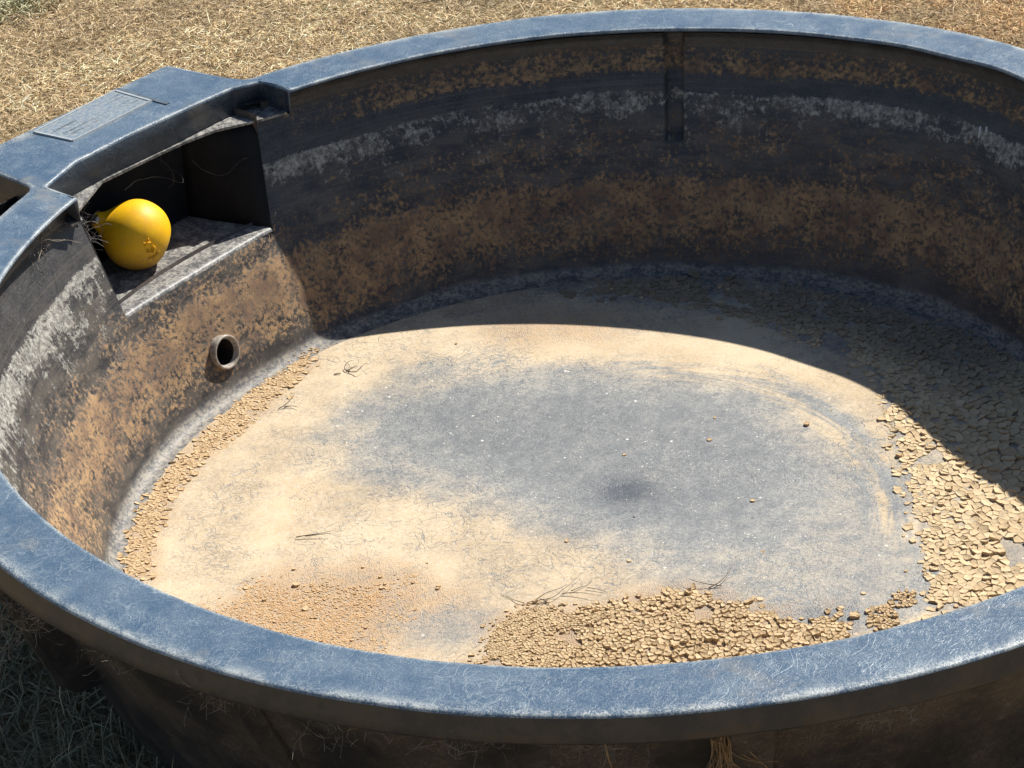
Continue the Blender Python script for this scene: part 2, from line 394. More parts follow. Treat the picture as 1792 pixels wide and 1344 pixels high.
# groove columns near 80 degrees (=440)
GC, GW = 440.0, 1.02
base += [434.5, 436, 437, 438, 438.5, GC-GW-.28, GC-GW, GC-GW+.14, GC-GW+.4, GC-.3, GC+.3, GC+GW-.4, GC+GW-.14, GC+GW, GC+GW+.28, 441.7, 442.5, 443.5, 445, 446.5]+seg(448, 460, 18)
NC = len(base)
iR = 40; iL = 150
ds = sorted(set([.018, .024, .035, .05, .0506, .07, .085, .10, .12, .14, .16, .18, .195, .208, .2125, .218, .2275, .2325, .2385, .247, .262, .274, .280, .29, .30, .31, .32, .33, .335, .34, .345, .35, .355, .36, .365, .37, .375, .38, .385, .39, .395, .400, .407, .413, .4185, .424, .4285, .433, .436, .439, .4405, .442, .4426]))
V = []; UV = []
for d in ds:
    if d <= .05: tR, tL = 123.4, 152.7
    elif d <= .2325: tR = lerp(d, [.05, .2325], [126.4, 129.2]); tL = lerp(d, [.05, .2325], [151.3, 152.4])
    else: tR = lerp(d, [.2325, .30, .4426], [129.2, 128, 127]); tL = lerp(d, [.2325, .30, .4426], [152.4, 152.6, 153])
    for j, t in enumerate(base):
        if t < 180: th = lerp(t, [100, 127, 153, 180], [100, tR, tL, 180])
        else: th = t
        rr = wall_r(d)
        # the flattened wall under the shelf
        if d > .21 and 105 < th < 178:
            dd = wall_r(d)-lerp(d, [.2325, .4426], [.018, .010])
            rf = dd/math.cos(R_(th-140.8)); k = .012
            h = max(k-abs(rr-rf), 0)/k; sm = min(rr, rf)-h*h*k*.25
            rr = sm if d > .228 else rr+(sm-rr)*(d-.21)/.018
        g = abs(t-GC)
        if g <= GW-.1 and .0175 < d < .211:
            rr += .022 if d > .02 else .02
        if 96 < th < 131: rr += .007*(math.exp(-((th-123.5)/6.0)**2) if th < 123.5 else 1)*sst1((d-.04)/.12)*(.45+.55*sst1((.43-d)/.17))*sst1((.4426-d)/.03)*sst1((131.3-th)/2.6)
        rr += wob(R_(th), 0)*lerp(d, [0, .4], [1, .35])
        x = R_(th); V.append((rr*math.cos(x), rr*math.sin(x), ZR-d)); UV.append((x*.93, -d-max(0, .864-wall_r(d))*(d > .42)))
nr = len(ds)
PC = Vector((-.6865, .5265, ZR-.3640)); PAX = Vector((.76, -.60, .22)).normalized()
def skip(i, j):
    if iR <= j < iL and ds[i+1] <= .2326: return True
    if iR <= j < iL and .32 < ds[i] < .41:      # hole for the outlet
        for q in ((i, j), (i, j+1), (i+1, j), (i+1, j+1)):
            w_ = Vector(V[q[0]*NC+q[1]])-PC
            if (w_-PAX*w_.dot(PAX)).length > .0292: return False
        return True
    return False
F = grid_faces(nr, NC, True, skip)
me = bpy.data.meshes.new('tank_wall'); 
wall_in = mk('tank_wall', V, F, 'wall', T, True)
uvl = wall_in.data.uv_layers.new(name='wall')
li = np.empty(len(wall_in.data.loops), dtype=np.int32); wall_in.data.loops.foreach_get('vertex_index', li)
uva = np.array(UV, dtype=np.float32)[li]
# the seam column: keep u continuous across the join
st = np.empty(len(wall_in.data.polygons), dtype=np.int32); wall_in.data.polygons.foreach_get('loop_start', st)
for s0 in st:
    q = uva[s0:s0+4, 0]
    if q.max()-q.min() > 3: uva[s0:s0+4, 0] = np.where(q < q.max()-3, q+2*math.pi*.93, q)
uvl.data.foreach_set('uv', uva.ravel())

# floor: polar sheet, with painted-by-use fields (dust, orange silt, bare plastic)
def P(*a): return np.array(a)
POLY = dict(
 clean=P((-.524,.345),(-.485,.457),(-.361,.561),(-.245,.601),(-.143,.525),(-.02,.505),(.111,.463),(.228,.413),(.332,.286),(.39,.145),(.402,-.017),(.424,-.155),(.409,-.295),(.368,-.327),(.231,-.308),(.108,-.221),(-.003,-.157),(-.106,-.06),(-.195,.038),(-.326,.092),(-.442,.182),(-.502,.265)),
 very=P((-.434,.409),(-.279,.485),(-.076,.432),(.103,.382),(.245,.3),(.274,.145),(.269,-.032),(.226,-.142),(.075,-.104),(-.054,.017),(-.21,.128),(-.344,.222),(-.443,.294)),
 band1=P((.439,.119),(.443,-.023),(.441,-.19),(.432,-.314),(.359,-.378),(.292,-.369),(.229,-.323),(.337,-.3),(.411,-.28),(.429,-.156),(.426,.014)),
 band2=P((.264,.458),(.37,.339),(.424,.177),(.426,.014),(.401,.035),(.379,.202),(.318,.328)),
 blueL=P((-.367,-.239),(-.313,-.223),(-.233,-.235),(-.245,-.309),(-.315,-.329),(-.385,-.297)),
 fine=P((-.72,-.17),(-.64,-.10),(-.56,-.075),(-.46,-.085),(-.366,-.115),(-.313,-.185),(-.385,-.244),(-.394,-.303),(-.51,-.40),(-.62,-.35)),
 mudR=P((.46,.305),(.455,.19),(.447,.028),(.445,-.142),(.433,-.283),(.432,-.359),(.46,-.60),(.60,-.70),(.84,-.3),(.86,.1),(.70,.45),(.54,.62),(.40,.725),(.272,.79),(.158,.822),(.03,.835),(-.06,.80),(.0,.765),(.103,.723),(.254,.631),(.366,.525),(.461,.405)),
 mudF=P((-.234,-.265),(-.188,-.226),(-.117,-.236),(-.027,-.233),(.045,-.22),(.098,-.228),(.171,-.292),(.229,-.323),(.301,-.31),(.296,-.369),(.25,-.52),(.0,-.62),(-.2,-.60),(-.29,-.42)),
 mudF2=P((.339,-.316),(.372,-.305),(.367,-.357),(.336,-.36)),
 mudF3=P((.386,-.276),(.408,-.272),(.406,-.302),(.385,-.307)),
 mudL=P((-.845,-.05),(-.79,-.06),(-.795,.05),(-.775,.175),(-.722,.30),(-.66,.385),(-.615,.47),(-.545,.60),(-.545,.660),(-.585,.625),(-.655,.525),(-.712,.413),(-.785,.27),(-.829,.15)))
def sdf(poly, X):
    """signed distance, positive inside"""
    n = len(poly); dmin = np.full(len(X), 1e9); ins = np.zeros(len(X), bool)
    for i in range(n):
        a = poly[i]; b = poly[(i+1) % n]; e = b-a; wv = X-a
        t = np.clip((wv@e)/(e@e), 0, 1); dv = wv-t[:, None]*e; dmin = np.minimum(dmin, np.hypot(dv[:, 0], dv[:, 1]))
        c = ((a[1] > X[:, 1]) != (b[1] > X[:, 1])); xi = (b[0]-a[0])*(X[:, 1]-a[1])/((b[1]-a[1]) if abs(b[1]-a[1]) > 1e-12 else 1e-12)+a[0]
        ins ^= (c & (X[:, 0] < xi))
    return np.where(ins, dmin, -dmin)
def sst(x, a, b): t = np.clip((x-a)/(b-a), 0, 1); return t*t*(3-2*t)
def vnoise(X, s, seed=0.0): return np.array([noise.fractal(Vector((x*s+seed, y*s-seed, seed*.7)), .6, 2.0, 4) for x, y in X])
NRR, NTT = 170, 620
rr = np.concatenate([[0.002], np.linspace(.005, .840, NRR-1)]); tt = np.linspace(0, 2*math.pi, NTT, endpoint=False)
X = np.stack([(rr[:, None]*np.cos(tt)).ravel(), (rr[:, None]*np.sin(tt)).ravel()], -1)
ra = np.hypot(X[:, 0], X[:, 1]); ta = np.arctan2(X[:, 1], X[:, 0])
wv = vnoise(X, 4.5, 3.0)*.045
c0 = sdf(POLY['clean'], X)+wv
dust = 1.0-.66*sst(c0, -.07, .05)
dust -= .42*sst(sdf(POLY['very'], X)+wv, -.05, .06)
dust -= .40*sst(sdf(POLY['band1'], X)+wv*.3, -.012, .012)*(1-sst(c0, .0, .06))
dust -= .42*sst(sdf(POLY['band2'], X)+wv*.3, -.02, .015)
dust -= .42*sst(sdf(POLY['blueL'], X)+wv*.5, -.03, .03)
mr = sst(sdf(POLY['mudR'], X), -.01, .01); dust -= .40*mr
back = sst(X[:, 1]*.92+X[:, 0]*.39, .66, .73); dust = dust-.62*back*(1-mr)     # less dust here paints the shade under the back wall into the floor
dust += .22*sst(np.abs(np.hypot(X[:, 0]+.02, X[:, 1]-.0)-.56), .06, .0)*sst(ta, .4, .9)*(1-back)
streak = sst(np.abs(sdf(POLY['clean'], X)+.005), .07, .01)*sst(ta, -.6, -.1)*(1-sst(ta, 1.3, 1.75))
dust += .10*streak
orange = .8*sst(sdf(POLY['fine'], X)+wv, -.08, .05)
orange = np.maximum(orange, .85*sst(sdf(POLY['mudF'], X)+wv, -.05, .02))
orange = np.maximum(orange, .65*sst(sdf(POLY['mudL'], X)+wv*.3, -.03, .01))
orange = np.maximum(orange, .55*sst(-np.hypot(X[:, 0]+.10, (X[:, 1]-.66)*2), -.22, -.05))
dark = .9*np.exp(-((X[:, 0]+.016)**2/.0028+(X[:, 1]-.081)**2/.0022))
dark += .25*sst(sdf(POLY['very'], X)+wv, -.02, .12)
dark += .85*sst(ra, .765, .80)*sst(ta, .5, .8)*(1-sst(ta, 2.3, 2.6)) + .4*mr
zf = ZR-.4426+.0018*np.array([noise.noise(Vector((x*3, y*3, 5))) for x, y in X])*sst(ra, .840, .72)
zf = zf-.004*np.exp(-((X[:, 0]+.016)**2+(X[:, 1]-.081)**2)/.0025)+.012*(1-sst(ra, 0, .7))*0
VF = [(x, y, z) for (x, y), z in zip(X, zf)]
FF = grid_faces(NRR, NTT, True)+[tuple(range(NTT))[::-1]]
FF = [tuple(q) for q in grid_faces(NRR, NTT, True, flip=False)]+[tuple(range(NTT))]
fl = mk('tank_floor', VF, FF, 'floor', T, True)
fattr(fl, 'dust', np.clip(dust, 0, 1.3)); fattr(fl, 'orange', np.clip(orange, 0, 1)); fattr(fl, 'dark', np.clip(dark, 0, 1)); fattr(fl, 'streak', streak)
a = fl.data.attributes.new('polar', 'FLOAT_VECTOR', 'POINT')
a.data.foreach_set('vector', np.stack([ta*.5, ra, 0*ra], -1).astype(np.float32).ravel())

# rim and deck: one moulded band between an inner and an outer outline
I = []; O = []; DR = []
def sap(s, a): return np.array(SA(s, a, 0)[:2])
t0, t1 = 153.06, 483.4
for t in np.linspace(t0, t1, 760):
    x = R_(t); to = lerp(t, [t0, t0+6, t1-6, t1], [152.3, t0+6, t1-6, 484.0]); y = R_(to)
    k = wob(x, 0); kk = .0018*math.sin(2*y+.5)+shadow_dent(y)
    # dent in the back right part of the rim
    k += -.006*math.exp(-((t-360-49)/4.0)**2)
    I.append(np.array([(1+k)*math.cos(x), (1+k)*math.sin(x)])); O.append(np.array([(1.1009+kk)*math.cos(y), (1.1009+kk)*math.sin(y)])); DR.append(0)
NP = [(sap(.25, .968), O[-1]), (sap(.252, 1.040), np.array([-.643, .908])), (sap(.197, 1.067), sap(.2125, 1.258)), (sap(-.0455, 1.082), sap(0, 1.2585)),
      (sap(-.177, 1.078), sap(-.2, 1.2585)), (sap(-.27, 1.048), sap(-.279, 1.258)), (sap(-.27, .963), np.array([-.982, .516]))]
for k in range(len(NP)-1):
    a0, b0 = NP[k]; a1, b1 = NP[k+1]; n = max(4, int(max(np.linalg.norm(a1-a0), np.linalg.norm(b1-b0))/.006))
    for q in range(1, n+1):
        if k == len(NP)-2 and q == n: break
        I.append(a0+(a1-a0)*q/n); O.append(b0+(b1-b0)*q/n); DR.append(1)
DR[759] = 1; DR[0] = 1
I = np.array(I); O = np.array(O); NN = len(I)
for it in range(2): I[700:] = (np.roll(I, 1, 0)+2*I+np.roll(I, -1, 0))[700:]/4
for it in range(7):
    O2 = (np.roll(O, 1, 0)+2*O+np.roll(O, -1, 0))/4; O[700:] = O2[700:]; O[:6] = O2[:6]
def nrm(Q):
    t = np.roll(Q, -1, 0)-np.roll(Q, 1, 0); t /= np.linalg.norm(t, axis=1)[:, None]+1e-12
    return np.stack([t[:, 1], -t[:, 0]], -1)
nI = nrm(I); nO = nrm(O)
rowsV = []; edge = []
def crown(x, y): return .0016*noise.noise(Vector((x*2.2, y*2.2, 1.0)))+.0009*noise.noise(Vector((x*9, y*9, 3.0)))
prof = [('I', None, 0), ('I', None, 1), ('I', .0, -.0055), ('I', .0004, -.0030), ('I', .0016, -.0010), ('I', .0038, -.0002), ('I', .008, 0)]
prof += [('M', q, 0) for q in (.2, .35, .5, .65, .8, .9)]
prof += [('O', .0075, -.0002), ('O', .0042, -.0008), ('O', .0020, -.0021), ('O', .0008, -.0042), ('O', .0002, -.0070), ('O', -.002, -.024), ('O', -.0045, -.0375), ('O', -.0035, -.0400), ('O', .003, -.0405), ('O', .006, -.036), ('O', .045, -.034)]
for kind, off, z in prof:
    for k in range(NN):
        if kind == 'I' and off is None:
            if DR[k]:
                s_, a_ = float(I[k]@SX), float(I[k]@AX)
                q = np.array(SA(s_*.96, lerp(s_, [-.27, -.24, -.12, .03, .16, .24], [1.052, 1.057, 1.063, 1.058, 1.060, 1.056]), 0)[:2]) if a_ > 1.03 else I[k]
                q = q+AX*(.008 if z == 0 else 0); zz = -.0485 if z == 0 else -.0465
            else: q = I[k]+nI[k]*(.032 if z == 0 else .004); zz = -.018 if z == 0 else -.0085
            e = 0
        elif kind == 'I': q = I[k]+nI[k]*off; zz = z; e = .8 if -.004 < z < -.0001 else 0  # inner rounding paled: a highlight line put into the colour
        elif kind == 'O': q = O[k]-nO[k]*off; zz = z; e = 1.0 if -.005 < z else 0
        else:
            A = I[k]+nI[k]*.008; B = O[k]-nO[k]*.0075; q = A+(B-A)*off; zz = z; e = .25 if off == .9 else 0
        rowsV.append((q[0], q[1], ZR+zz+crown(q[0], q[1]))); edge.append(e)
NPf = len(prof)
F = grid_faces(NPf, NN, True)
rim = mk('rim', rowsV, F, 'rim', T, True); fattr(rim, 'edge', edge)
rim.data.materials.append(MT['lip']); rim.data.materials.append(MT['strip'])
mi = []
for i in range(NPf-1):
    for j in range(NN):
        mi.append(1 if i >= 16 else (2 if (i <= 1 and DR[j]) else (1 if i == 0 else 0)))
rim.data.polygons.foreach_set('material_index', mi)

# float compartment: ledge under the deck face, shelf, side and back walls
def slab(name, pts, th, mat, parent=T, z=None):
    top = [SA(s, a, zz) for s, a, zz in pts]; bot = [(x, y, zz-th) for x, y, zz in top]
    return mk(name, *frustum(bot, top), mat, parent)
ledge = [(-.262, .972, -.048), (-.25, .998, -.0478), (-.235, 1.010, -.0478), (-.14, 1.059, -.0478), (.0, 1.056, -.0478), (.06, 1.052, -.0478), (.12, 1.042, -.0478), (.16, 1.022, -.0478), (.190, 1.006, -.0478), (.196, 1.004, -.0478), (.25, .984, -.048), (.262, 1.045, -.0475), (.20, 1.120, -.0475), (-.0455, 1.125, -.0475), (-.18, 1.125, -.0475), (-.295, 1.12, -.0475), (-.285, .975, -.048)]
ccw = ledge
slab('opening_ledge', ccw, .005, 'shelf')
# shelf with a rounded front nose; runs along the top of the flattened wall
sh_n = 26; Vs = []
nose = [(0, -.0062), (.0018, -.0022), (.0055, .0002), (.012, .0006), (.05, .0), (.10, -.001), (.20, -.002)]
for k in range(sh_n):
    q = k/(sh_n-1); th = R_(152.4+(129.2-152.4)*q); dd = (wall_r(.2325)-.018)/math.cos(th-R_(140.8)); rr0 = min(wall_r(.2325), dd)+wob(th, 0)*.68
    h = max(.012-abs(wall_r(.2325)-dd), 0)/.012; rr0 -= h*h*.003
    for off, z in nose:
        s_ = None; x = (rr0)*math.cos(th); y = (rr0)*math.sin(th)
        Vs.append((x+AX[0]*off, y+AX[1]*off, ZR-.2325+.006+z))
Fs = grid_faces(sh_n, len(nose), False)
mk('shelf', Vs, Fs, 'shelf', T, True)
def quad(name, P4, mat, th=.004, parent=T):
    o = mk(name, [SA(*p) for p in P4], [tuple(range(len(P4)))], mat, parent)
    s = o.modifiers.new('shell', 'SOLIDIFY'); s.thickness = th; s.offset = 0; return o
# right side wall of the recess (curves from wall edge to the back)
def th_sa(th, rr): x, y = rr*math.cos(R_(th)), rr*math.sin(R_(th)); return (x*SX[0]+y*SX[1], x*AX[0]+y*AX[1])
def side(name, thT, thB, sT, sB, aB):
    V = []; n = 9
    for i in range(n):
        q = i/(n-1); d = .0500+.187*q; th = thT+(thB-thT)*min(1, q); s0, a0 = th_sa(th, wall_r(d)+wob(R_(th), 0)*.8)
        sb = sT+(sB-sT)*q; ab = aB
        for j in range(8):
            w_ = j/7; ww = w_**.8
            V.append(SA(s0+(sb-s0)*ww, a0+(ab-a0)*w_, -d))
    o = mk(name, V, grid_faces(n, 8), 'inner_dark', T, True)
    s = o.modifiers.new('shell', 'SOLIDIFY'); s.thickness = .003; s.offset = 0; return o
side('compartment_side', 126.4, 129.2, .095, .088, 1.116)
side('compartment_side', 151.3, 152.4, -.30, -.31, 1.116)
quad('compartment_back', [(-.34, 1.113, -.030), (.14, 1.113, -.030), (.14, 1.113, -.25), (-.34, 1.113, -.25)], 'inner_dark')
# outside box of the compartment under the deck
def boxshell(name, top, bot, mat):
    n = len(top); V = [SA(*p) for p in top]+[SA(*p) for p in bot]
    F = [(i, (i+1) % n, n+(i+1) % n, n+i) for i in range(1, n)]+[tuple(range(n, 2*n))]
    return mk(name, V, F, mat, T)
boxshell('compartment_shell', [(-.262, .99, -.034), (.19, 1.0, -.034), (.19, 1.215, -.034), (-.262, 1.215, -.034)],
         [(-.25, .99, -.262), (.17, 1.0, -.262), (.17, 1.17, -.255), (-.24, 1.17, -.255)], 'outer')

# outer skin and the closed underside
oc = list(np.linspace(0, 360, 260, endpoint=False)); od = [(.034, 1.062), (.06, 1.058), (.12, 1.030), (.22, .985), (.30, .955), (.40, .925), (.455, .910), (.470, .900), (.474, .88)]
V = []
for d, rr_ in od:
    for t in oc:
        q = rr_+shadow_dent(R_(t))*(1-.65*d/.474); V.append((q*math.cos(R_(t)), q*math.sin(R_(t)), ZR-d))
def sk2(i, j): return 124 < oc[j] < 153 and od[i+1][0] <= .23
mk('outer_skin', V, grid_faces(len(od), len(oc), True, sk2, flip=True), 'outer', T, True)
# moulded buttresses between lip and foot
def buttress(tc, hw, rt, rb, db, flush=True):
    V = []; lv = [.036, .06, .12, .20, .28, db-.02, db]
    for d in lv:
        ro_ = lerp(d, [.036, db-.02, db], [rt, rb, rb-.02]); ri_ = lerp(d, [p[0] for p in od], [p[1] for p in od])-.01
        for (rr_, t) in ((ri_, tc-hw), (ro_-.008, tc-hw+.05), (ro_, tc-hw+.45), (ro_, tc+hw-.45), (ro_-.008, tc+hw-.05), (ri_, tc+hw)):
            V.append((rr_*math.cos(R_(t)), rr_*math.sin(R_(t)), ZR-d))
    F = grid_faces(len(lv), 6)+[tuple((len(lv)-1)*6+k for k in range(6))]
    o = mk('buttress', V, F, 'outer', T); return o
for tc, hw, rt, rb, db in ((-86.3, 1.75, 1.0985, .955, .44), (-151.2, 1.9, 1.097, 1.005, .34), (-122, 1.2, 1.075, .93, .42), (166+90, 1.75, 1.075, .93, .42)):
    if tc < 200: buttress(tc, hw, rt, rb, db)
for tc in (-45, 80, 178): buttress(tc, 1.75, 1.09, .95, .44)

# embossed plate on the deck
def bil(u_, v_, z):
    c = np.array([(-1.001, .740), (-.866, .902), (-.792, .838), (-.923, .686)])     # far-left, far-right, near-right, near-left
    q = (c[0]*(1-u_)+c[1]*u_)*(1-v_)+(c[3]*(1-u_)+c[2]*u_)*v_
    return (q[0], q[1], z*.75+ZR+crown(q[0], q[1])+.0003)
def pb(u0, u1, v0, v1, z0, z1, ins=0.0):
    B = [bil(u0, v1, z0), bil(u1, v1, z0), bil(u1, v0, z0), bil(u0, v0, z0)]
    iu = ins*(1 if u1-u0 > .02 else .3); T_ = [bil(u0+ins*.3, v1-ins, z1), bil(u1-ins*.3, v1-ins, z1), bil(u1-ins*.3, v0+ins, z1), bil(u0+ins*.3, v0+ins, z1)]
    return frustum(B, T_)
plate = mk('name_plate', *merge([pb(.0, .97, .0, 1.0, -.004, .0022, .03)]), 'plate', T)
mk('plate_border', *merge([pb(-.01, .98, -.02, .035, -.003, .0042, .010), pb(-.01, .98, .955, 1.0, -.003, .0040, .012), pb(-.012, .012, .03, .96, -.003, .0040, .004), pb(.955, .98, .03, .96, -.003, .0042, .006)]), 'plate_edge', plate)
mk('plate_recess', *merge([pb(.985, 1.03, -.03, 1.35, -.003, .0022, .004)]), 'plate_dark', plate)
let = []
random.seed(3)
for row, (v0, v1, ua, ub) in enumerate(((.16, .24, .62, .93), (.30, .38, .08, .34), (.30, .38, .72, .90), (.46, .49, .20, .90), (.55, .63, .08, .90), (.69, .77, .10, .93), (.83, .88, .25, .9))):
    u_ = ua
    while u_ < ub:
        l = random.uniform(.006, .016)
        let.append(pb(u_, u_+l, v0+random.uniform(0, .02), v1-random.uniform(0, .02), .0018, .0030, .003)); u_ += l+random.choice((.006, .006, .018))
mk('embossed_lettering', *merge(let), 'letter', plate)

# outlet pipe fitting in the flattened wall
pc = Vector((-.6865, .5265, ZR-.3640)); pax = Vector((.76, -.60, .22)).normalized()
t_ = empty  # keep name short
vv, ff, _, _ = lathe([(-.05, .0285), (-.026, .0285), (-.0255, .0305), (-.006, .0305), (-.005, .0315), (-.001, .0315), (.0012, .0300), (.0012, .0280), (-.002, .0262), (-.007, .0250), (-.0075, .0243), (-.009, .0240)], pc, pax, 48)
pipe = mk('outlet_pipe', vv, ff, 'pipe', T, True)
pipe.data.polygons.foreach_set('use_smooth', [False]*len(pipe.data.polygons))
vv, ff, _, _ = lathe([(-.0085, .0242), (-.028, .0238), (-.070, .0236), (-.072, 0.0001)], pc, pax, 48)
mk('pipe_bore', vv, ff, 'bore', pipe, True)

# ------------------------------------------------------------------ float on its arm
FT = empty('float_valve', 'yellow plastic ball float resting in the corner recess of the trough', 'float', loc=(0, 0, 0))
fc = Vector(SA(-.098, 1.041, -.1665)); fax = Vector((-.88, -.05, .50)).normalized()
pf = [(-.0585, .0003), (-.0585, .020), (-.056, .030), (-.050, .041), (-.040, .0515), (-.028, .0590), (-.014, .0632), (0, .0645), (.012, .0632), (.024, .059), (.036, .051), (.047, .040), (.056, .029), (.063, .021), (.070, .0165), (.078, .0145), (.082, .0125), (.083, .0003)]
# resample smoothly
def smooth_prof(p, n):
    p = np.array(p); s = np.concatenate([[0], np.cumsum(np.hypot(*np.diff(p, axis=0).T))]); q = np.linspace(0, s[-1], n)
    P_ = np.stack([np.interp(q, s, p[:, 0]), np.interp(q, s, p[:, 1])], -1)
    for _ in range(3): P_[1:-1] = (P_[:-2]+2*P_[1:-1]+P_[2:])/4
    return [tuple(x) for x in P_]
PF = smooth_prof(pf, 60)
vv, ff, fa, fb = lathe(PF, fc, fax, 72)
ball = mk('float_ball', vv, ff, 'flt', FT, True)
# moulded mark on the flank: a chevron over a curved ridge with small bars
camdir = (cam.matrix_world.translation-fc).normalized()
def on_ball(du, dv, h=.0014):
    """du along picture right, dv up, in metres, on the camera-side flank"""
    d0 = Vector((.38, -.80, .10)).normalized(); U_ = Vector((0, 0, 1)).cross(d0).normalized(); W_ = d0.cross(U_)
    dirv = (d0*.062+U_*du+W_*dv).normalized()
    x = dirv.dot(fax); perp = (dirv-fax*x)
    # march to the lathe surface
    lo, hi = .02, .1
    for _ in range(30):
        m_ = (lo+hi)/2; px_ = x*m_; rr_ = perp.length*m_
        rad = np.interp(px_, [p[0] for p in PF], [p[1] for p in PF]) if PF[0][0] < px_ < PF[-1][0] else 0
        if rr_ < rad: lo = m_
        else: hi = m_
    return fc+dirv*(lo+h)
mk_parts = []
def ridge(pts, rad=.0011): mk_parts.append(tube([on_ball(*p) for p in pts], rad, 6))
rt = lambda x, y, an=.35: (x*math.cos(an)-y*math.sin(an)+.004, x*math.sin(an)+y*math.cos(an)-.012)
ridge([rt(-.008, .002), rt(-.004, -.003), rt(0, -.007), rt(.004, -.003), rt(.008, .002)], .0014)
ridge([rt(-.007, .006), rt(-.0035, .002), rt(0, -.002), rt(.0035, .002), rt(.007, .006)], .0009)
ridge([rt(.0175*math.sin(a_), -.003-.0165*math.cos(a_)) for a_ in np.linspace(-.85, .85, 14)], .0009)
for a_ in np.linspace(-.7, .7, 9): ridge([rt(.0125*math.sin(a_), -.003-.0122*math.cos(a_)), rt(.0153*math.sin(a_), -.003-.0148*math.cos(a_))], .0007)
ridge([rt(-.006, .013), rt(.0, .016), rt(.006, .013)], .0009); ridge([rt(-.007, .020), rt(-.002, .017)], .0008); ridge([rt(.002, .017), rt(.007, .021)], .0008)
mk('moulded_mark', *merge(mk_parts), 'flt', ball, True)
neck = fc+fax*.082
bd = Vector((.35, -.80, .38)).normalized(); bc_ = fc+fax*.076+bd*.010
vv, ff, _, _ = lathe([(-.028, .0001), (-.028, .0085), (.0, .0085), (.003, .0078), (.003, .0052), (.0035, .0001)], bc_, bd, 20); mk('pivot_nut', vv, ff, 'rust', FT)
vv, ff, _, _ = lathe([(.002, .0046), (.006, .0042), (.0068, .0001)], bc_, bd, 20); mk('pivot_bolt', vv, ff, 'steel', FT)
arm_end = Vector(SA(-.245, 1.09, -.095))
mk('float_arm', *tube([neck-fax*.004, neck+fax*.01, arm_end], .004, 8), 'rust', FT, True)

# ------------------------------------------------------------------ dried mud
def pts_poly(poly, spfun, tries, seed, margin=0.02):
    rg = np.random.default_rng(seed); lo = poly.min(0)-margin; hi = poly.max(0)+margin
    C = rg.uniform(lo, hi, (tries, 2)); sd_ = sdf(poly, C)
    keep = sd_ > -margin*.5; C = C[keep]; sd_ = sd_[keep]
    sp = spfun(C, sd_); cell = .006; gridd = {}; out = []
    for k in range(len(C)):
        s = sp[k]
        if s <= 0: continue
        x, y = C[k]; gx, gy = int(math.floor(x/cell)), int(math.floor(y/cell)); R = int(math.ceil(s/cell)); ok = True
        for i in range(gx-R, gx+R+1):
            for j in range(gy-R, gy+R+1):
                for (px, py, ps) in gridd.get((i, j), ()):
                    if (px-x)**2+(py-y)**2 < (.5*(s+ps))**2*.72: ok = False; break
                if not ok: break
            if not ok: break
        if ok: gridd.setdefault((gx, gy), []).append((x, y, s)); out.append((x, y, s, sd_[k]))
    return out
def clip(poly, mx, my, nx, ny):
    out = []; n = len(poly)
    for i in range(n):
        a = poly[i]; b = poly[(i+1) % n]; da = (a[0]-mx)*nx+(a[1]-my)*ny; db = (b[0]-mx)*nx+(b[1]-my)*ny
        if da <= 0: out.append(a)
        if (da < 0 < db) or (db < 0 < da):
            t = da/(da-db); out.append((a[0]+(b[0]-a[0])*t, a[1]+(b[1]-a[1])*t))
    return out
MV = []; MF = []; MTint = []; MRed = []; MShade = []
floor_z = ZR-.4426
def zfloor(x, y):
    rr_ = math.hypot(x, y)
    return floor_z+(0 if rr_ < .83 else ZR-lerp(rr_, [.832, .8415, .850, .8575, .864, .869], [.4426, .442, .439, .433, .424, .413])-floor_z)
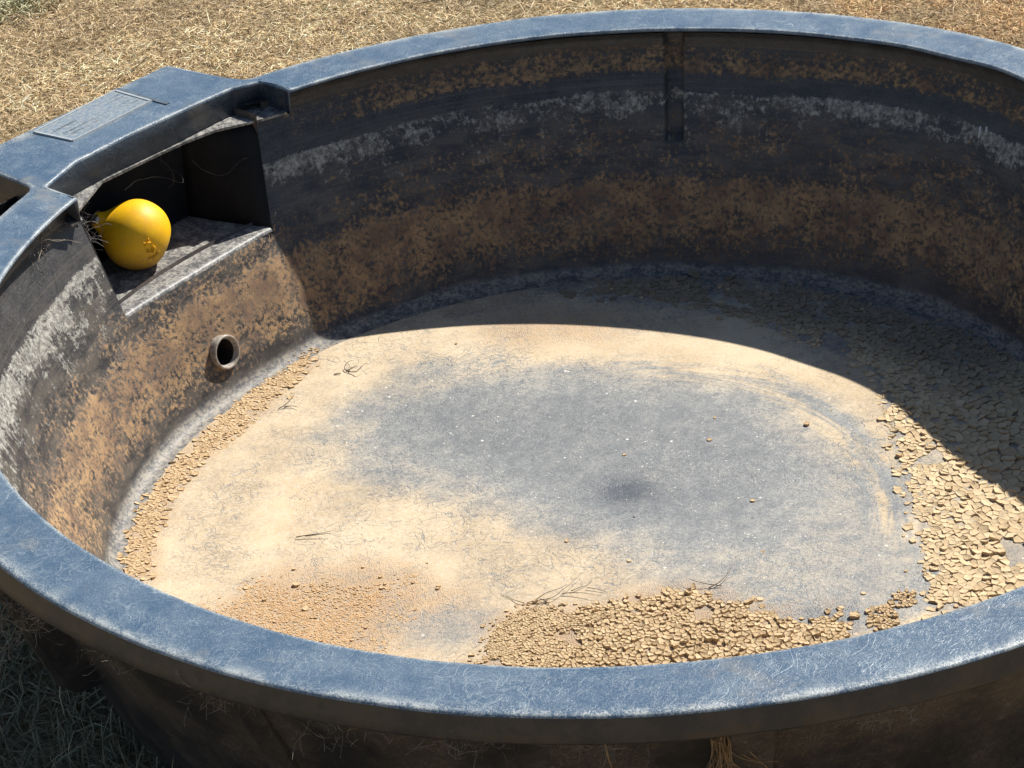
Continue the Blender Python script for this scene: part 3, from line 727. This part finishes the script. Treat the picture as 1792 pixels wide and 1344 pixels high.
def chips(out, rg, dropfun, gap=.07, hgt=.30, curl=.35, red=0.0, tint=(.3, 1), shade_tint=None):
    cell = .02; H = {}
    for idx, p in enumerate(out): H.setdefault((int(math.floor(p[0]/cell)), int(math.floor(p[1]/cell))), []).append(idx)
    for idx, (x, y, s, sd_) in enumerate(out):
        if dropfun(x, y, sd_, rg): continue
        if math.hypot(x, y) > .852: continue
        R = s*1.25; poly = [(x+R*math.cos(a_), y+R*math.sin(a_)) for a_ in np.linspace(0, 2*math.pi, 9)[:-1]]
        gx, gy = int(math.floor(x/cell)), int(math.floor(y/cell)); K = int(math.ceil(2.4*s/cell))
        for i in range(gx-K, gx+K+1):
            for j in range(gy-K, gy+K+1):
                for q in H.get((i, j), ()):
                    if q == idx: continue
                    px, py, ps, _ = out[q]; dx, dy = px-x, py-y; L = math.hypot(dx, dy)
                    if L > 2.4*s or L < 1e-9: continue
                    poly = clip(poly, x+dx*.5, y+dy*.5, dx/L, dy/L)
                    if len(poly) < 3: break
                if len(poly) < 3: break
            if len(poly) < 3: break
        if len(poly) < 3: continue
        cx = sum(p[0] for p in poly)/len(poly); cy = sum(p[1] for p in poly)/len(poly)
        # subdivide and roughen the outline
        ring = []
        for k in range(len(poly)):
            a_ = poly[k]; b_ = poly[(k+1) % len(poly)]; L = math.hypot(b_[0]-a_[0], b_[1]-a_[1])
            ring.append(a_)
            if L > s*.3:
                for q_ in ((.5,) if L < s*.6 else (.33, .68)): ring.append((a_[0]+(b_[0]-a_[0])*q_+rg.normal(0, s*.04), a_[1]+(b_[1]-a_[1])*q_+rg.normal(0, s*.04)))
        g = 1-gap-rg.uniform(0, .07); n = len(ring); h = s*hgt*rg.uniform(.6, 1.25)
        h = min(h, .0075); tx, ty = rg.normal(0, .14, 2); zb = zfloor(cx, cy)+rg.uniform(0, .12)*h
        b0 = len(MV); rot = rg.normal(0, .06)
        tn = rg.uniform(*tint); dm = shade_tint(cx, cy) if shade_tint else 0
        for lev, (sc, hz) in enumerate(((g*.93, -.0005), (g, .55*h), (g*.955, h*(.86+curl*.5)), (g*.70, h*(.80+curl*.12)))):
            for (px, py) in ring:
                dx, dy = (px-cx)*sc, (py-cy)*sc; dx, dy = dx*math.cos(rot)-dy*math.sin(rot), dx*math.sin(rot)+dy*math.cos(rot)
                nz = 0 if lev == 0 else (dx*tx+dy*ty)+rg.normal(0, h*.07)+(curl*h*.8*(noise.noise(Vector((px*90, py*90, 2)))) if lev >= 2 else 0)
                MV.append((cx+dx, cy+dy, zb+hz+nz)); MTint.append(tn if lev >= 2 else tn*.5); MRed.append(red); MShade.append(dm)
        MV.append((cx, cy, zb+h*.78+rg.normal(0, h*.05))); MTint.append(tn); MRed.append(red); MShade.append(dm)
        for lev in range(3):
            for k in range(n):
                k2 = (k+1) % n; MF.append((b0+lev*n+k, b0+lev*n+k2, b0+(lev+1)*n+k2, b0+(lev+1)*n+k))
        c_ = b0+4*n
        for k in range(n): MF.append((b0+3*n+k, b0+3*n+(k+1) % n, c_))
rg = np.random.default_rng(11)
def nzz(x, y, s, o): return noise.noise(Vector((x*s+o, y*s-o, o)))
def spR(C, sd_):
    ang = np.arctan2(C[:, 1], C[:, 0]); rr_ = np.hypot(C[:, 0], C[:, 1])
    base_ = .0075+.050*np.clip(sd_, 0, .22)
    base_ = np.where(ang > 1.15, .008+.045*np.clip(rr_-.70, 0, .2), base_)
    return np.minimum(base_, .020)*RNG.uniform(.5, 1.5, len(C))
out = pts_poly(POLY['mudR'], spR, 60000, 21)
def dropR(x, y, sd_, rg):
    n1 = nzz(x, y, 11, 1.0); n2 = nzz(x, y, 26, 4.0)
    if sd_ < .004+.03*max(0, n2+.1) and rg.random() < .75: return True
    if n1+.55*n2 < -.50: return True
    if math.atan2(y, x) > .9 and (n1*.6+n2 > .33): return True
    return rg.random() < .02
chips(out, rg, dropR, -.01, .20, .6, shade_tint=lambda x, y: float(sst(math.hypot(x, y)+.03*nzz(x, y, 8, 6.0), .60, .74)*sst(math.atan2(y, x), .30, .62)))  # chips towards the back wall coloured darker to deepen the shade there
out = pts_poly(POLY['mudF'], lambda C, s: (np.interp(C[:, 0], [-.24, -.12, .0, .25, .32], [.0042, .0070, .0115, .0105, .0078]))*np.interp(C[:, 1], [-.45, -.25], [1.15, .8])*RNG.uniform(.55, 1.45, len(C)), 90000, 22)
def dropF(x, y, sd_, rg):
    n2 = nzz(x, y, 30, 7.0); n1 = nzz(x, y, 12, 2.0)
    if sd_ < .002+.025*max(0, n2) and rg.random() < .8: return True
    return n1+.5*n2 < -.42 or rg.random() < .03
chips(out, rg, dropF, .06, .40, .4, .12, (.0, .8))
for nm in ('mudF2', 'mudF3'):
    out = pts_poly(POLY[nm], lambda C, s: .0055*RNG.uniform(.7, 1.4, len(C)), 6000, 23, .006)
    chips(out, rg, lambda x, y, s, g: g.random() < .15, .08, .5, .3, .15, (0, .8))
out = pts_poly(POLY['mudL'], lambda C, s: .0058*RNG.uniform(.6, 1.6, len(C)), 40000, 24, .01)
chips(out, rg, lambda x, y, s, g: g.random() < .06 or nzz(x, y, 22, 3.0) < -.38 or (s < .004 and g.random() < .5), .0, .17, .9, .30, (.1, .8))
out = pts_poly(POLY['fine'], lambda C, s: .0033*RNG.uniform(.6, 1.6, len(C)), 70000, 25, .02)
chips(out, rg, lambda x, y, s, g: g.random() > np.clip(.02+(s+.0)*7+nzz(x, y, 14, 5.0)*.9, .0, .75), .10, .16, .3, .75, (.7, 1))
# loose crumbs scattered over the floor
crumb = []
for k in range(1500):
    a_ = rg.uniform(0, 2*math.pi); q = .8*math.sqrt(rg.random()); x, y = q*math.cos(a_), q*math.sin(a_)
    pr_ = max(np.exp(-max(0, -float(sdf(POLY[nm], np.array([[x, y]]))[0]))/.035) for nm in ('mudR', 'mudF', 'mudL', 'fine'))
    if rg.random() < .012+.6*pr_**2: crumb.append((x, y, rg.uniform(.002, .0045)*(1+.5*(rg.random() < .1)), 1))
chips(crumb, rg, lambda *a: False, .2, .6, .1, .35, (0, .9))
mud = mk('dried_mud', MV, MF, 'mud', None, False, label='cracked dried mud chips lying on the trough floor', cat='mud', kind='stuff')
fattr(mud, 'tint', MTint); fattr(mud, 'reddish', MRed); fattr(mud, 'shade_tint', MShade)

def flat_chip(x, y, s, lab, seed):
    g_ = random.Random(seed); n = 7
    ring = [(x+s*math.cos(2*math.pi*k/n)*g_.uniform(.75, 1.1), y+s*math.sin(2*math.pi*k/n)*g_.uniform(.75, 1.1)) for k in range(n)]
    V, F = frustum([(a_, b_, floor_z+.0003) for a_, b_ in ring], [(x+(a_-x)*.85, y+(b_-y)*.85, floor_z+s*.42) for a_, b_ in ring])
    o = mk('mud_chip', V, F, 'mud', None, label=lab, cat='mud chip', group='loose mud chips on the bare floor')
    fattr(o, 'tint', [.8]*len(V)); fattr(o, 'reddish', [.1]*len(V)); return o
flat_chip(.4345, -.137, .0075, 'square loose mud chip just left of the cracked mud at the right', 1)
flat_chip(.175, -.262, .0065, 'loose mud chip beside the front mud patch, near its bare right end', 2)
flat_chip(-.018, -.126, .0045, 'small loose mud crumb alone on the bare grey floor centre', 3)
flat_chip(.335, -.268, .005, 'small loose mud crumb between the two little mud islands and the bare floor', 4)

# ------------------------------------------------------------------ twigs, webs, straw
def walk(p, dirv, n, step, bend, rg_, zmin=None, zmul=.4):
    pts = [Vector(p)]; d = Vector(dirv).normalized(); c = Vector((rg_.gauss(0, 1), rg_.gauss(0, 1), rg_.gauss(0, 1)*zmul))
    for _ in range(n):
        c = c*.85+Vector((rg_.gauss(0, 1), rg_.gauss(0, 1), rg_.gauss(0, 1)*zmul))*.6
        d = (d+c*bend).normalized(); q = pts[-1]+d*step
        if zmin is not None and q.z < zmin: q.z = zmin
        pts.append(q)
    return pts
def twig(name, starts, lab, cat, mat='twig', seed=1, n=12, step=.006, bend=.18, rad=.0009):
    g_ = random.Random(seed); parts = []
    for (x, y, an, nn_) in starts:
        parts.append(tube(walk((x, y, floor_z+.003), (math.cos(an), math.sin(an), .1), nn_, step, bend, g_, floor_z+.0015, .5), rad, 5, lambda q: 1.1-.75*q))
    return mk(name, *merge(parts), mat, None, True, label=lab, cat=cat)
twig('dry_twig', [(-.185, -.222, .22, 20), (-.170, -.215, .75, 9), (-.13, -.205, .05, 11), (-.115, -.20, .55, 8), (-.19, -.222, 2.9, 8), (-.165, -.215, -.5, 8), (-.15, -.215, -2.4, 7), (-.09, -.195, -.1, 6)], 'thin branching dry twig on the bare floor at the left end of the front mud', 'twig', seed=5, bend=.11, rad=.0007)
twig('dry_twig', [(.10, -.222, .25, 10), (.12, -.22, 2.9, 9)], 'short thin dry twig along the top edge of the front mud patch', 'twig', seed=8, bend=.08)
twig('dry_twig', [(-.475, .553, -.6, 9), (-.48, .556, 2.4, 7), (-.48, .556, 1.4, 6), (-.49, .55, 3.6, 7), (-.478, .552, .4, 5)], 'small tangled dry rootlet on pale dust near the shadow edge below the pipe wall', 'twig', seed=12, step=.005, bend=.3)
twig('dry_twig', [(-.555, .018, .05, 10), (-.54, .019, -.05, 7)], 'thin straight dry stalk alone on the pale dust at left', 'twig', seed=14, bend=.04)
twig('dry_twig', [(-.60, .44, .6, 7), (-.59, .445, .2, 5)], 'small dry stalk by the mud strip below the outlet pipe', 'twig', seed=15, bend=.1)
twig('dry_twig', [(-.09, -.30, 1.9, 12), (-.085, -.29, .6, 6)], 'pale dry stem lying across the front mud patch', 'twig', 'straw', seed=19, bend=.12)

def web(name, centre, rad, n, mat, lab, seed, hang=0.0, thick=.00035, length=14, step=.006, ex=(1, 1, 1)):
    g_ = random.Random(seed); parts = []; c = Vector(centre)
    for _ in range(n):
        p = c+Vector((g_.gauss(0, .4)*rad*ex[0], g_.gauss(0, .4)*rad*ex[1], g_.gauss(0, .4)*rad*ex[2]))
        d = Vector((g_.gauss(0, 1)*ex[0], g_.gauss(0, 1)*ex[1], g_.gauss(0, 1)*ex[2]-hang))
        parts.append(tube(walk(p, d, int(length*g_.uniform(.5, 1.3)), step*g_.uniform(.6, 1.2), .35, g_, None, 1), thick*g_.uniform(.7, 1.5), 3, None, False))
    return mk(name, *merge(parts), mat, None, False, label=lab, cat='cobweb')
web('cobweb', SA(-.215, 1.045, -.108), .036, 110, 'web_dark', 'dark tangled cobweb between the opening edge and the yellow float', 31, .5, .00040, 9, .005, (.5, .5, 1.2))
web('cobweb', (-.965, .385, ZR-.040), .032, 90, 'web', 'tangled cobweb with straw under the inner rim edge left of the float', 32, .3, .00038, 10, .005, (.6, 1.4, .5))
t9 = R_(-147)
web('cobweb', (1.055*math.cos(t9), 1.055*math.sin(t9), ZR-.13), .045, 80, 'web', 'brown straw-filled cobweb hanging between buttress and outer wall under the rim', 33, .8, .0006, 12, .007, (1, 1, 1.2))
for a_, s_ in ((-131, 34), (-122, 35), (-113, 36), (-104, 77), (-96, 38), (-78, 40)):
    t9 = R_(a_); c_ = (1.083*math.cos(t9), 1.083*math.sin(t9), ZR-.052)
    web('cobweb', c_, .055, 95, 'web', {-131: 'cobweb under the front lip nearest the left buttress gap', -122: 'cobweb strands under the front lip, second from the left', -113: 'cobweb strands under the front lip below its lowest left stretch', -104: 'cobweb strands under the front lip left of the hanging straw', -96: 'cobweb strands right beside the hanging straw tuft, on its left', -78: 'cobweb strands right of the front buttress under the lip'}[a_], s_, .1, .00022, 7, .005, (abs(math.sin(t9))+.25, abs(math.cos(t9))+.1, .42))
g_ = random.Random(4); parts = []
for k in range(38):
    th = R_(-88.3+g_.gauss(0, .35)); rr_ = 1.082+g_.uniform(-.008, .012)
    p = Vector((rr_*math.cos(th), rr_*math.sin(th), ZR-.044+g_.uniform(-.012, .002)))
    parts.append(tube(walk(p, (g_.gauss(.05, .10), -.05, -1), 15, .006, .05, g_, None, .3), .0009*g_.uniform(.5, 1.3), 4, lambda q: 1-.5*q, False))
mk('straw_tuft', *merge(parts), 'straw', None, False, label='brown tuft of old straw hanging under the front lip beside the buttress', cat='straw tuft')
mk('dry_straw', *tube([(-.106*1, -1.098, ZR-.036), (-.104, -1.103, ZR-.052), (-.100, -1.104, ZR-.070)], .0012, 5), 'straw', None, False, label='single straw stem poking down from under the front lip', cat='straw')
# fine web threads in the dark recess
web('cobweb', SA(.03, 1.07, -.08), .045, 5, 'web_dark', 'few fine web threads in the dark recess right of the float', 45, 0, .00018, 18, .009, (1, .3, .6))
# bird droppings on the inner wall at right
for th, d, lb in ((44.9, .133, 'left one of two small white bird droppings on the shaded inner wall at right'), (44.15, .131, 'right one of two small white bird droppings on the shaded inner wall at right')):
    rr_ = wall_r(d)-.001; x = R_(th)
    mk('bird_dropping', *tube([(rr_*math.cos(x), rr_*math.sin(x), ZR-d+.012), (rr_*math.cos(x), rr_*math.sin(x), ZR-d), ((rr_-.005)*math.cos(x), (rr_-.005)*math.sin(x), ZR-d-.010)], .0032, 6, lambda q: 1-.5*abs(q-.6)), 'dropping', None, True, label=lb, cat='dropping', group='bird droppings on the wall')

# ------------------------------------------------------------------ dry grass
def blades(name, n, region, seed, L, Wd, cols, lab=None, flat=.35, mat='grass', kind='stuff', cat='grass', tintfun=None):
    g = np.random.default_rng(seed); x, y = region(g, n); n = len(x)
    az = g.uniform(0, 2*math.pi, n); el = np.abs(g.normal(0, flat, n)); ln = g.uniform(L[0], L[1], n)*np.exp(g.normal(0, .25, n)); wd = g.uniform(Wd[0], Wd[1], n)
    z0 = np.abs(g.normal(0, .008, n)); bend = g.normal(0, .6, n); el2 = el-np.abs(g.normal(.25, .35, n))
    dx = np.cos(az)*np.cos(el); dy = np.sin(az)*np.cos(el); dz = np.sin(el)
    ax2 = az+bend; ex = np.cos(ax2)*np.cos(el2); ey = np.sin(ax2)*np.cos(el2); ez = np.sin(el2)
    p0 = np.stack([x, y, z0], -1); p1 = p0+np.stack([dx, dy, dz], -1)*ln[:, None]*.5; p2 = p1+np.stack([ex, ey, ez], -1)*ln[:, None]*.5
    p2[:, 2] = np.maximum(p2[:, 2], .001)
    tl = g.normal(0, .6, n); sd_ = np.stack([-np.sin(az)*np.cos(tl), np.cos(az)*np.cos(tl), np.sin(tl)], -1)*wd[:, None]*.5
    Vv = np.stack([p0-sd_, p0+sd_, p1-sd_*.9, p1+sd_*.9, p2], 1).reshape(-1, 3); Vv[:, 2] = np.maximum(Vv[:, 2], .0006)
    b = np.arange(n)*5
    me = bpy.data.meshes.new(name); me.vertices.add(n*5); me.vertices.foreach_set('co', Vv.astype(np.float32).ravel())
    me.loops.add(n*7); lp = np.stack([b, b+1, b+3, b+2, b+2, b+3, b+4], -1).ravel(); me.loops.foreach_set('vertex_index', lp.astype(np.int32))
    me.polygons.add(n*2); ls = np.stack([np.arange(n)*7, np.arange(n)*7+4], -1).ravel(); me.polygons.foreach_set('loop_start', ls.astype(np.int32))
    me.update(calc_edges=True); me.validate()
    cols = np.array(cols); ci = g.integers(0, len(cols), n); c = (cols[ci]*.75+np.array([.165, .13, .088]))*g.uniform(.85, 1.5, n)[:, None]
    if tintfun is not None: c = tintfun(x, y, c, g)
    at = me.attributes.new('tint', 'FLOAT_COLOR', 'POINT'); cc = np.ones((n*5, 4), np.float32); cc[:, :3] = np.repeat(c, 5, 0); at.data.foreach_set('color', cc.ravel())
    me.materials.append(MT[mat]); o = bpy.data.objects.new(name, me); COL.objects.link(o)
    if kind: o['kind'] = kind
    if lab: o['label'] = lab
    o['category'] = cat; return o
STRAW = [(.50, .37, .19), (.62, .49, .28), (.40, .27, .12), (.56, .40, .20), (.28, .19, .095), (.66, .55, .36), (.45, .30, .12), (.22, .15, .08)]
def lowfreq(x, y, s, o): return np.array([noise.noise(Vector((a_*s+o, b_*s, o))) for a_, b_ in zip(x, y)])
def tintf(x, y, c, g):
    n1 = lowfreq(x, y, 3.0, 2.0); n2 = lowfreq(x, y, 9.0, 5.0)
    red = np.clip((x-.1)*.75, 0, .75)*np.clip(.8+n2, .2, 1.2); c = c*(1-red[:, None])+c*np.array([1.0, .70, .44])*red[:, None]
    k = np.clip(1+.42*n1+.40*n2, .5, 1.25); return np.clip(c*k[:, None], 0, .8)
def reg_back(g, n):
    x = g.uniform(-2.1, 1.9, n); y = g.uniform(.8, 3.3, n); k = (np.hypot(x, y) > 1.0) & (y > 1.0-.0*x); return x[k], y[k]
blades('dry_grass', 270000, reg_back, 51, (.010, .034), (.0009, .0022), STRAW, 'short bleached dry grass and straw litter covering the paddock behind the trough', tintfun=tintf)
def reg_ring(g, n):
    x = g.uniform(-3.2, 3.2, n); y = g.uniform(-3.0, 3.0, n); k = (np.hypot(x, y) > .93) & ~((y > 1.0) & (np.abs(x) < 2.0)); return x[k], y[k]
blades('dry_grass', 60000, reg_ring, 52, (.02, .06), (.0015, .003), STRAW, 'short dry grass around the sides and front of the trough', tintfun=tintf)
GR = [(.10, .12, .06), (.16, .16, .08), (.24, .20, .11), (.08, .10, .06), (.30, .25, .15)]
def reg_fl(g, n):
    x = g.uniform(-1.5, -.6, n); y = g.uniform(-1.3, .2, n); k = np.hypot(x, y) > .90; return x[k], y[k]
blades('shaded_grass', 22000, reg_fl, 53, (.03, .08), (.0015, .003), GR, 'greener longer grass in the shade against the front left foot of the trough', .75)
def reg_weed(g, n):
    return -1.345+g.normal(0, .045, n), 2.60+g.normal(0, .05, n)
wd = blades('green_weed', 500, reg_weed, 54, (.02, .05), (.002, .005), [(.26, .29, .15), (.34, .34, .20), (.20, .24, .12)], 'small grey-green weed tuft in the dry grass at the far left corner', .8, kind='stuff', cat='weed')
# a few darker sticks and pale stems that stand out of the litter
sticks = [(-1.02, 2.08, 1.0, .07, 'dark stick upright among dry grass behind the deck plate'), (-.86, 1.96, 1.1, .05, 'short dark stick in the straw just behind the deck corner'), (-.35, 2.38, .1, .14, 'long thin dark twig lying in straw behind the middle of the rim')]
for k, (x, y, an, L_, lb) in enumerate(sticks):
    g_ = random.Random(60+k); mk('dry_stick', *tube(walk((x, y, .012), (math.cos(an), math.sin(an), .25 if k < 2 else .02), 8, L_/8, .12, g_, .006, .3), .0018, 5, lambda q: 1-.4*q), 'twig', None, True, label=lb, cat='stick', group='dark sticks in the dry grass')
